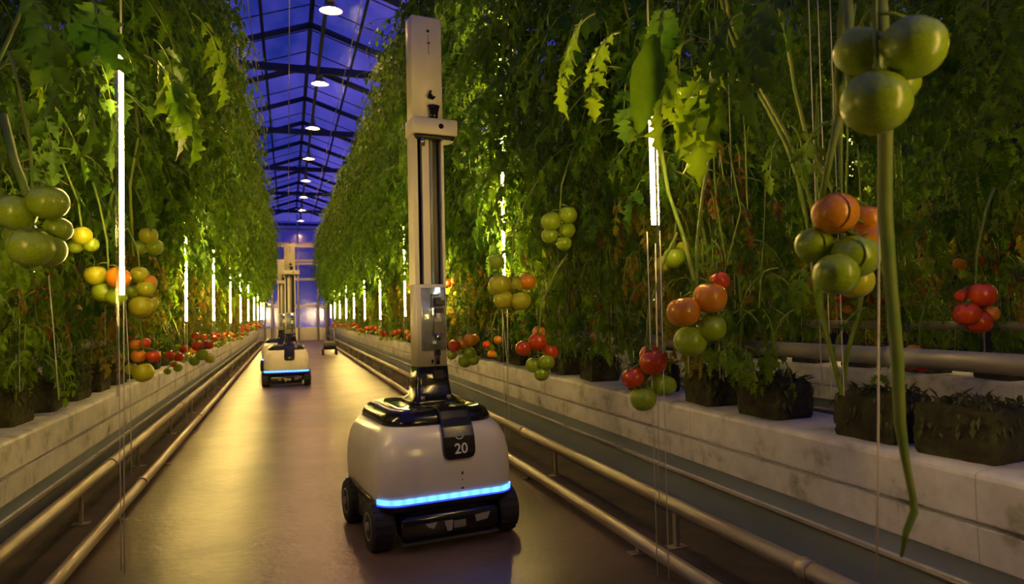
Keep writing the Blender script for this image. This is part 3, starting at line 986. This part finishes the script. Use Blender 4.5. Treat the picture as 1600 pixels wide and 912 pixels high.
# ------------------------------------------------------------------ robots
def text_mesh(s, size, m, parent, loc, rot, name):
    cu = bpy.data.curves.new(name, 'FONT'); cu.body = s; cu.size = size; cu.align_x = 'CENTER'; cu.align_y = 'CENTER'; cu.extrude = .0006
    cu.offset = .0008
    t = bpy.data.objects.new(name, cu); C.objects.link(t)
    dg = bpy.context.evaluated_depsgraph_get(); me = bpy.data.meshes.new_from_object(t.evaluated_get(dg))
    bpy.data.objects.remove(t)
    me.materials.clear(); me.materials.append(MATS[m])
    o = bpy.data.objects.new(name, me); C.objects.link(o); o.parent = parent; o.location = loc; o.rotation_euler = rot
    return o


def make_robot(label, number=True):
    root = thing('greenhouse_robot', (0, 0, 0), label, 'robot')
    MX = .045
    HX, HY = .262, .305

    # white shell
    lv = [(.172, HX - .012, HY - .012, .075), (.176, HX - .003, HY - .003, .08), (.19, HX, HY, .082), (.25, HX + .003, HY + .003, .085), (.32, HX + .001, HY + .001, .09),
          (.375, HX - .008, HY - .008, .095), (.410, HX - .022, HY - .023, .10), (.432, HX - .040, HY - .042, .10), (.444, HX - .058, HY - .06, .095)]
    m = MB(); m.loft([rrect(a, b, z, r, 10) for z, a, b, r in lv], cap0=False, cap1=True)
    sh = m.build('shell', 'white_shell', root)
    for (x, z, s) in ((.02, .345, .003), (.02, .33, .002), (.02, .215, .004)):
        pass
    # scuffs and a seam bolt on the front of the shell
    for (x, z, a, b) in ((.045, .262, .0035, .006), (.045, .238, .002, .003), (.045, .208, .006, .004)):
        c = MB(); n = 10
        c.loft([[(x + a * k * math.cos(6.283 * i / n), -HY - .004 + yy, z + b * k * math.sin(6.283 * i / n)) for i in range(n)] for k, yy in ((1, .003), (1, .0), (.5, -.001))])
        c.build('bolt', 'black_plastic', sh)

    # black glossy lid
    m = MB()
    lv = [(.438, HX - .048, HY - .05, .10), (.452, HX - .048, HY - .05, .10), (.478, HX - .062, HY - .065, .095), (.492, HX - .085, HY - .085, .085), (.494, HX - .12, HY - .12, .07), (.486, HX - .135, HY - .135, .06)]
    m.loft([rrect(a, b, z, r, 10) for z, a, b, r in lv]); lid = m.build('lid', 'black_gloss', root)
    m = MB(); m.loft([rrect(.05, .04, .484, .02, 6, -.12, -.10), rrect(.045, .036, .493, .018, 6, -.12, -.10), rrect(.030, .024, .490, .012, 6, -.12, -.10)]); m.build('cap', 'black_gloss', lid)
    m = MB(); m.loft([rrect(.05, .04, .484, .02, 6, .12, -.02), rrect(.045, .036, .493, .018, 6, .12, -.02), rrect(.030, .024, .490, .012, 6, .12, -.02)]); m.build('cap', 'black_gloss', lid)

    # tongue shaped badge running down the front
    path = [(-HY + .11, .500, .058), (-HY + .068, .4975, .060), (-HY + .056, .484, .060), (-HY + .038, .458, .060), (-HY + .016, .430, .060), (-HY - .001, .395, .061), (-HY - .0075, .36, .061), (-HY - .0095, .335, .060), (-HY - .0095, .322, .054), (-HY - .0085, .316, .042)]
    m = MB(); loops = []
    for (y, z, w) in path:
        loops.append([(-w, y + .012, z - .004), (-w, y + .001, z), (-w * .93, y - .002, z + .001), (w * .93, y - .002, z + .001), (w, y + .001, z), (w, y + .012, z - .004)])
    m.loft(loops, smooth=False); bd = m.build('badge', 'black_gloss', root); bd.location.x = .035
    if number:
        text_mesh('20', .052, 'mark_white', bd, (.004, -HY - .0105, .352), (math.radians(86), 0, 0), 'number')
        # small curved emblem and a short line of illegible lettering above the number
        m = MB(); y0 = -HY - .0005
        pts = [(-.014, -.0045, .397), (-.010, -.0065, .391), (0, -.0075, .388), (.010, -.0065, .391), (.014, -.0045, .398)]
        m.tube([(a, y0 + b, c) for a, b, c in pts], .0022, 6); m.build('emblem', 'mark_white', bd)
        m = MB()
        for i, (a, h) in enumerate(((-.017, .003), (-.010, .005), (-.004, .004), (.003, .005), (.010, .003))):
            m.box((a, -HY + .0035, .410), (a + .004, -HY + .0075, .410 + h))
        m.build('lettering', 'mark_white', bd)
    else:
        m = MB(); pts = [(-.012, -HY - .013, .352), (0, -HY - .013, .343), (.014, -HY - .013, .356)]
        m.tube(pts, .003, 6); m.build('emblem', 'mark_white', bd)

    # blue light strip round the front lower edge
    lp = rrect(HX + .0025, HY + .0025, 0, .083, 10)
    nose = [p for p in lp if p[1] < -HY + .055]
    nose.sort(key=lambda p: p[0])
    def band(z0, z1, off):
        m = MB()
        a = [(x * (1 + off), y * (1 + off), z0) for x, y, _ in nose]; b = [(x * (1 + off), y * (1 + off), z1) for x, y, _ in nose]
        c = [(x * .985, y * .985, z1) for x, y, _ in nose]; d = [(x * .985, y * .985, z0) for x, y, _ in nose]
        m.loft([a, b, c, d, a], cap0=False, cap1=False, closed=False); return m
    band(.176, .193, .006).build('light_band', 'blue_glow', root)
    band(.170, .1745, .007).build('light_trim', 'blue_line', root)

    # skirt and chassis
    m = MB()
    m.loft([rrect(HX - .03, HY - .03, .135, .07), rrect(HX - .004, HY - .004, .150, .08), rrect(HX + .001, HY + .001, .168, .082), rrect(HX - .002, HY - .002, .176, .082)])
    m.build('skirt', 'black_plastic', root)
    m = MB(); m.loft([rrect(.165, HY - .045, .045, .03), rrect(.175, HY - .03, .07, .03), rrect(.175, HY - .03, .14, .03)]); ch = m.build('chassis', 'black_plastic', root)
    for s in (-1, 1):
        m = MB()
        pr = [(-.115, .055), (.105, .055), (.118, .10), (.108, .16), (-.125, .16), (-.128, .10)]
        loops = [[(s * x, y, z) for y, z in pr] for x in (.165, HX - .012)]
        m.loft(loops, smooth=False); p = m.build('side_panel', 'dark_panel', root, .006)
        d = MB()
        for (y, z, a, b) in ((-.06, .138, .012, .008), (.0, .135, .018, .010), (-.03, .100, .02, .005), (.05, .11, .012, .012)):
            x = s * (HX - .0118)
            d.add([(x, y - a, z - b * .6), (x, y + a * .8, z - b), (x, y + a, z + b * .5), (x, y - a * .6, z + b)], [(0, 1, 2, 3)])
        d.build('worn_sticker', 'scuff', p)
    # front bumper with tray, plate and lip
    m = MB(); m.loft([rrect(.175, .03, .040, .014, 5, 0, -HY + .035), rrect(.188, .04, .065, .016, 5, 0, -HY + .035), rrect(.188, .04, .115, .016, 5, 0, -HY + .035), rrect(.175, .03, .128, .016, 5, 0, -HY + .03)])
    bp = m.build('bumper', 'black_gloss', root)
    m = MB(); m.box((-.185, -HY - .006, .030), (.185, -HY + .05, .038)); m.build('skid_plate', 'dark_panel', bp)
    m = MB(); m.box((.005, -HY - .011, .070), (.052, -HY - .004, .096)); m.box((.018, -HY - .014, .074), (.050, -HY - .010, .078)); m.build('latch_plate', 'hub_metal', bp)
    m = MB(); m.add([(-.10, -HY - .006, .098), (-.055, -HY - .006, .100), (-.07, -HY - .0065, .078), (-.09, -HY - .0065, .085)], [(0, 3, 2, 1)]); m.add([(-.03, -HY - .006, .10), (.004, -HY - .006, .10), (.0, -HY - .0065, .062), (-.018, -HY - .0065, .062)], [(0, 3, 2, 1)]); m.add([(.09, -HY - .006, .105), (.15, -HY - .006, .11), (.14, -HY - .0065, .085), (.095, -HY - .0065, .08)], [(0, 3, 2, 1)]); m.build('worn_patch', 'scuff', bp)
    # wheels
    for sx in (-1, 1):
        for sy in (-.205, .185):
            r, w = .088, .078
            m = MB(); n = 36; loops = []
            for (rr, dx) in ((r * .62, -w / 2), (r * .9, -w / 2 - .002), (r * .985, -w / 2 + .008), (r, -w / 2 + .018), (r, w / 2 - .018), (r * .985, w / 2 - .008), (r * .9, w / 2 + .002), (r * .62, w / 2)):
                loops.append([(dx, rr * math.cos(6.2832 * k / n), rr * math.sin(6.2832 * k / n)) for k in range(n)])
            m.loft(loops); wh = m.build('wheel', 'rubber', root); wh.location = (sx * .243, sy, r)
            t = MB()
            for k in range(18):
                M = Matrix.Rotation(6.2832 * k / 18, 4, 'X'); t.box((-w / 2 + .006, -.006, r - .003), (w / 2 - .006, .006, r + .0012), M)
            t.build('tread', 'tyre_tread', wh)
            h = MB(); n = 20; loops = []
            for rr, dx in ((r * .6, w / 2 - .006), (r * .58, w / 2 + .002), (r * .5, w / 2 + .0), (r * .42, w / 2 - .006), (r * .2, w / 2 - .004), (r * .17, w / 2 + .008)):
                loops.append([(sx * dx, rr * math.cos(6.2832 * k / n), rr * math.sin(6.2832 * k / n)) for k in range(n)])
            h.loft(loops); h.build('hub', 'hub_metal', wh)

    # mast pedestal
    m = MB(); my = .06
    m.loft([rrect(.105, .10, .486, .03, 6, 0, my), rrect(.095, .088, .500, .028, 6, 0, my), rrect(.078, .07, .515, .02, 6, 0, my), rrect(.070, .056, .575, .014, 6, 0, my), rrect(.066, .050, .632, .010, 6, 0, my)])
    pd = m.build('mast_base', 'black_gloss', root); pd.location.x = MX
    m = MB()
    for x in (-.055, .055): m.tube([(x, my - .082, .50), (x, my - .082, .516)], .009, 8)
    m.build('bolt', 'hub_metal', pd)
    m = MB(); m.box((-.05, my - .062, .555), (-.03, my - .05, .60)); m.box((.0, my - .062, .58), (.04, my - .052, .615)); m.build('connector', 'black_plastic', pd)
    # mast: hollow U profile in front, slots between
    hw, hd, z0, z1 = .066, .042, .63, 2.09
    zs0, zs1 = .97, 1.60          # open slot range
    m = MB()
    m.loft([rrect(hw, hd, z, .006, 3, 0, my) for z in (z0, zs0)])
    m.loft([rrect(hw, hd, z, .006, 3, 0, my) for z in (zs1, z1 - .006)] + [rrect(hw - .005, hd - .005, z1, .005, 3, 0, my)])
    m.box((-hw, my - hd, zs0), (-hw + .018, my + hd, zs1)); m.box((hw - .010, my - hd, zs0), (hw, my + hd, zs1))
    m.box((-hw + .018, my + .006, zs0), (hw - .010, my + hd, zs1))
    ma = m.build('mast', 'mast_white', root); ma.location.x = MX
    m = MB(); m.box((-.047, my - .006, zs0), (hw - .011, my + .004, zs1)); m.build('slot', 'black_plastic', ma)
    m = MB(); m.box((-.028, my - .040, zs0), (.002, my - .014, zs1)); m.build('guide_rail', 'mast_white', ma)
    m = MB(); m.tube([(.012, my - .03, zs0 - .01), (.012, my - .03, zs1)], .009, 12); m.build('lead_screw', 'glassy_grey', ma)
    # marks on the upper front
    m = MB(); yf = my - hd
    n = 12; m.loft([[(.006 + .006 * math.cos(6.283 * i / n), yf + o_, 2.028 + .006 * math.sin(6.283 * i / n)) for i in range(n)] for o_ in (.001, -.003)])
    m.tube([(.007, yf - .001, 2.015), (.007, yf - .001, 1.93)], .0010, 4)
    m.box((.002, yf - .003, 1.975), (.014, yf + .001, 1.980))
    m.build('cable_hole', 'black_plastic', ma)
    m = MB(); m.tube([(.012, yf - .008, 1.775), (.004, yf - .012, 1.755), (.018, yf - .010, 1.742), (.028, yf - .006, 1.752)], .006, 8); m.tube([(.008, yf, 1.75), (.008, yf - .018, 1.75)], .010, 10); m.build('cable_plug', 'black_gloss', ma)
    m = MB(); n = 14
    m.loft([[(.022 + r * math.cos(6.283 * i / n), yf - .012 + r * .6 * math.sin(6.283 * i / n), z) for i in range(n)] for r, z in ((.018, 1.655), (.018, 1.675), (.020, 1.69), (.027, 1.712), (.024, 1.714))])
    m.build('socket', 'black_gloss', ma)
    m = MB(); m.tube([(.012, my, z1), (.012, my, z1 + .015)], .018, 12); m.tube([(.012, my, z1 + .01), (.014, my, z1 + .05)], .004, 6); m.build('top_cap', 'black_plastic', ma)
    # carriage ring
    m = MB(); zc0, zc1 = 1.588, 1.655
    loops = [rrect(.098, .058, z, .01, 4, .022, my - .018) for z in (zc0, zc1)]
    m.loft([rrect(.095, .055, zc0 - .0, .01, 4, .022, my - .018)] + [rrect(.098, .058, zc0 + .004, .01, 4, .022, my - .018), rrect(.098, .058, zc1 - .004, .01, 4, .022, my - .018), rrect(.094, .054, zc1, .01, 4, .022, my - .018)])
    ca = m.build('carriage', 'mast_white', root); ca.location.x = MX
    m = MB(); m.loft([rrect(.082, .045, zc0 - .018, .03, 5, .028, my - .020), rrect(.088, .05, zc0 - .001, .01, 5, .025, my - .018)]); m.build('carriage_underside', 'black_plastic', ca)
    m = MB(); m.tube([(.045, my - .078, 1.623), (.045, my - .073, 1.623)], .011, 14); m.build('camera_eye', 'black_gloss', ca)
    m = MB(); m.tube([(-.028, my - .056, zc0 - .05), (-.028, my - .056, zc0)], .009, 10); m.tube([(.105, my - .05, zc0 - .03), (.105, my - .05, zc0)], .006, 8); m.build('roller', 'chrome', ca)
    # front cover, bluish reflections put into its colour, with instruments, bottom of mast
    m = MB(); m.loft([rrect(.052, .005, z, .004, 3, .008, my - hd - .004) for z in (.70, .955)]); pn = m.build('instrument_cover', 'cover_reflection_tint', ma)
    yp = my - hd - .009
    m = MB(); m.box((.005, yp - .012, .905), (.035, yp, .915)); m.box((.010, yp - .02, .885), (.05, yp, .903)); m.box((.012, yp - .016, .850), (.046, yp, .870)); m.box((-.005, yp - .004, .835), (-.002, yp, .93)); m.box((-.005, yp - .004, .925), (.03, yp, .928))
    m.build('control_box', 'black_plastic', pn)
    m = MB(); m.box((.004, yp - .014, .765), (.042, yp, .815)); m.tube([(.022, yp - .012, .74), (.022, yp - .012, .765)], .009, 10); m.build('motor', 'chrome', pn)
    m = MB(); m.box((.01, yp - .006, .815), (.038, yp - .0, .83)); m.tube([(.022, yp - .014, .82), (.022, yp - .014, .85)], .010, 10); m.box((.0, yp - .008, .725), (.014, yp, .737)); m.build('fitting', 'mark_white', pn)
    m = MB(); m.tube([(.022, yp - .010, .935), (.022, yp - .010, .955)], .010, 10); m.build('status_lamp', 'status_glow', pn)
    m = MB(); m.box((.012, yp - .008, .675), (.032, yp + .004, .70)); m.tube([(.022, yp - .004, .64), (.022, yp - .004, .68)], .007, 8); m.box((-.004, yp - .002, .645), (.004, yp + .004, .66)); m.build('cable_gland', 'black_gloss', pn)
    return root


rob = make_robot('near white greenhouse robot with black lid, number 20 badge and tall mast')
rob.location = (.52, 2.76, 0); rob.rotation_euler = (0, 0, math.radians(7))
far = make_robot('smaller far white robot with blue light band, facing down the aisle', False)
for ch in far.children:
    if ch.name.startswith(('mast', 'carriage')) and not ch.name.startswith('mast_base'):
        ch.scale.z = (1.77 - .63) / (2.09 - .63); ch.location.z = .63 * (1 - ch.scale.z)
far.location = (-.02, 9.05, 0); far.rotation_euler = (0, 0, math.radians(-1))
far2 = copy_tree(far); far2.location = (-.13, 11.6, 0); far2['label'] = 'third white robot mostly hidden behind the far robot, mast showing left'
far2.name = 'greenhouse_robot'

# small dark trolley at the far right end of the rails
tr = thing('trolley', (.85, 15.4, 0), 'small dark trolley standing beside the far right rail', 'trolley')
m = MB(); m.loft([rrect(.13, .22, z, .02, 3) for z in (.12, .28)]); m.build('body', 'black_plastic', tr)
m = MB(); m.tube([(-.11, .2, .28), (-.11, .22, .55), (.11, .22, .55), (.11, .2, .28)], .012, 8); m.build('handle', 'pale_steel', tr)
for sx in (-1, 1):
    for sy in (-1, 1):
        m = MB(); m.tube([(sx * .14 - .02, sy * .15, .06), (sx * .14 + .02, sy * .15, .06)], .06, 14); m.build('wheel', 'rubber', tr)
# white end posts of the right row
for i, (x, y) in enumerate(((1.28, 24.6),)):
    p = thing('end_post', (x, y, 0), 'white post at the far end of the right rails', 'post')
    m = MB(); m.tube([(0, 0, 0), (0, 0, 2.6)], .05, 10); m.build('post', 'pale_steel', p)
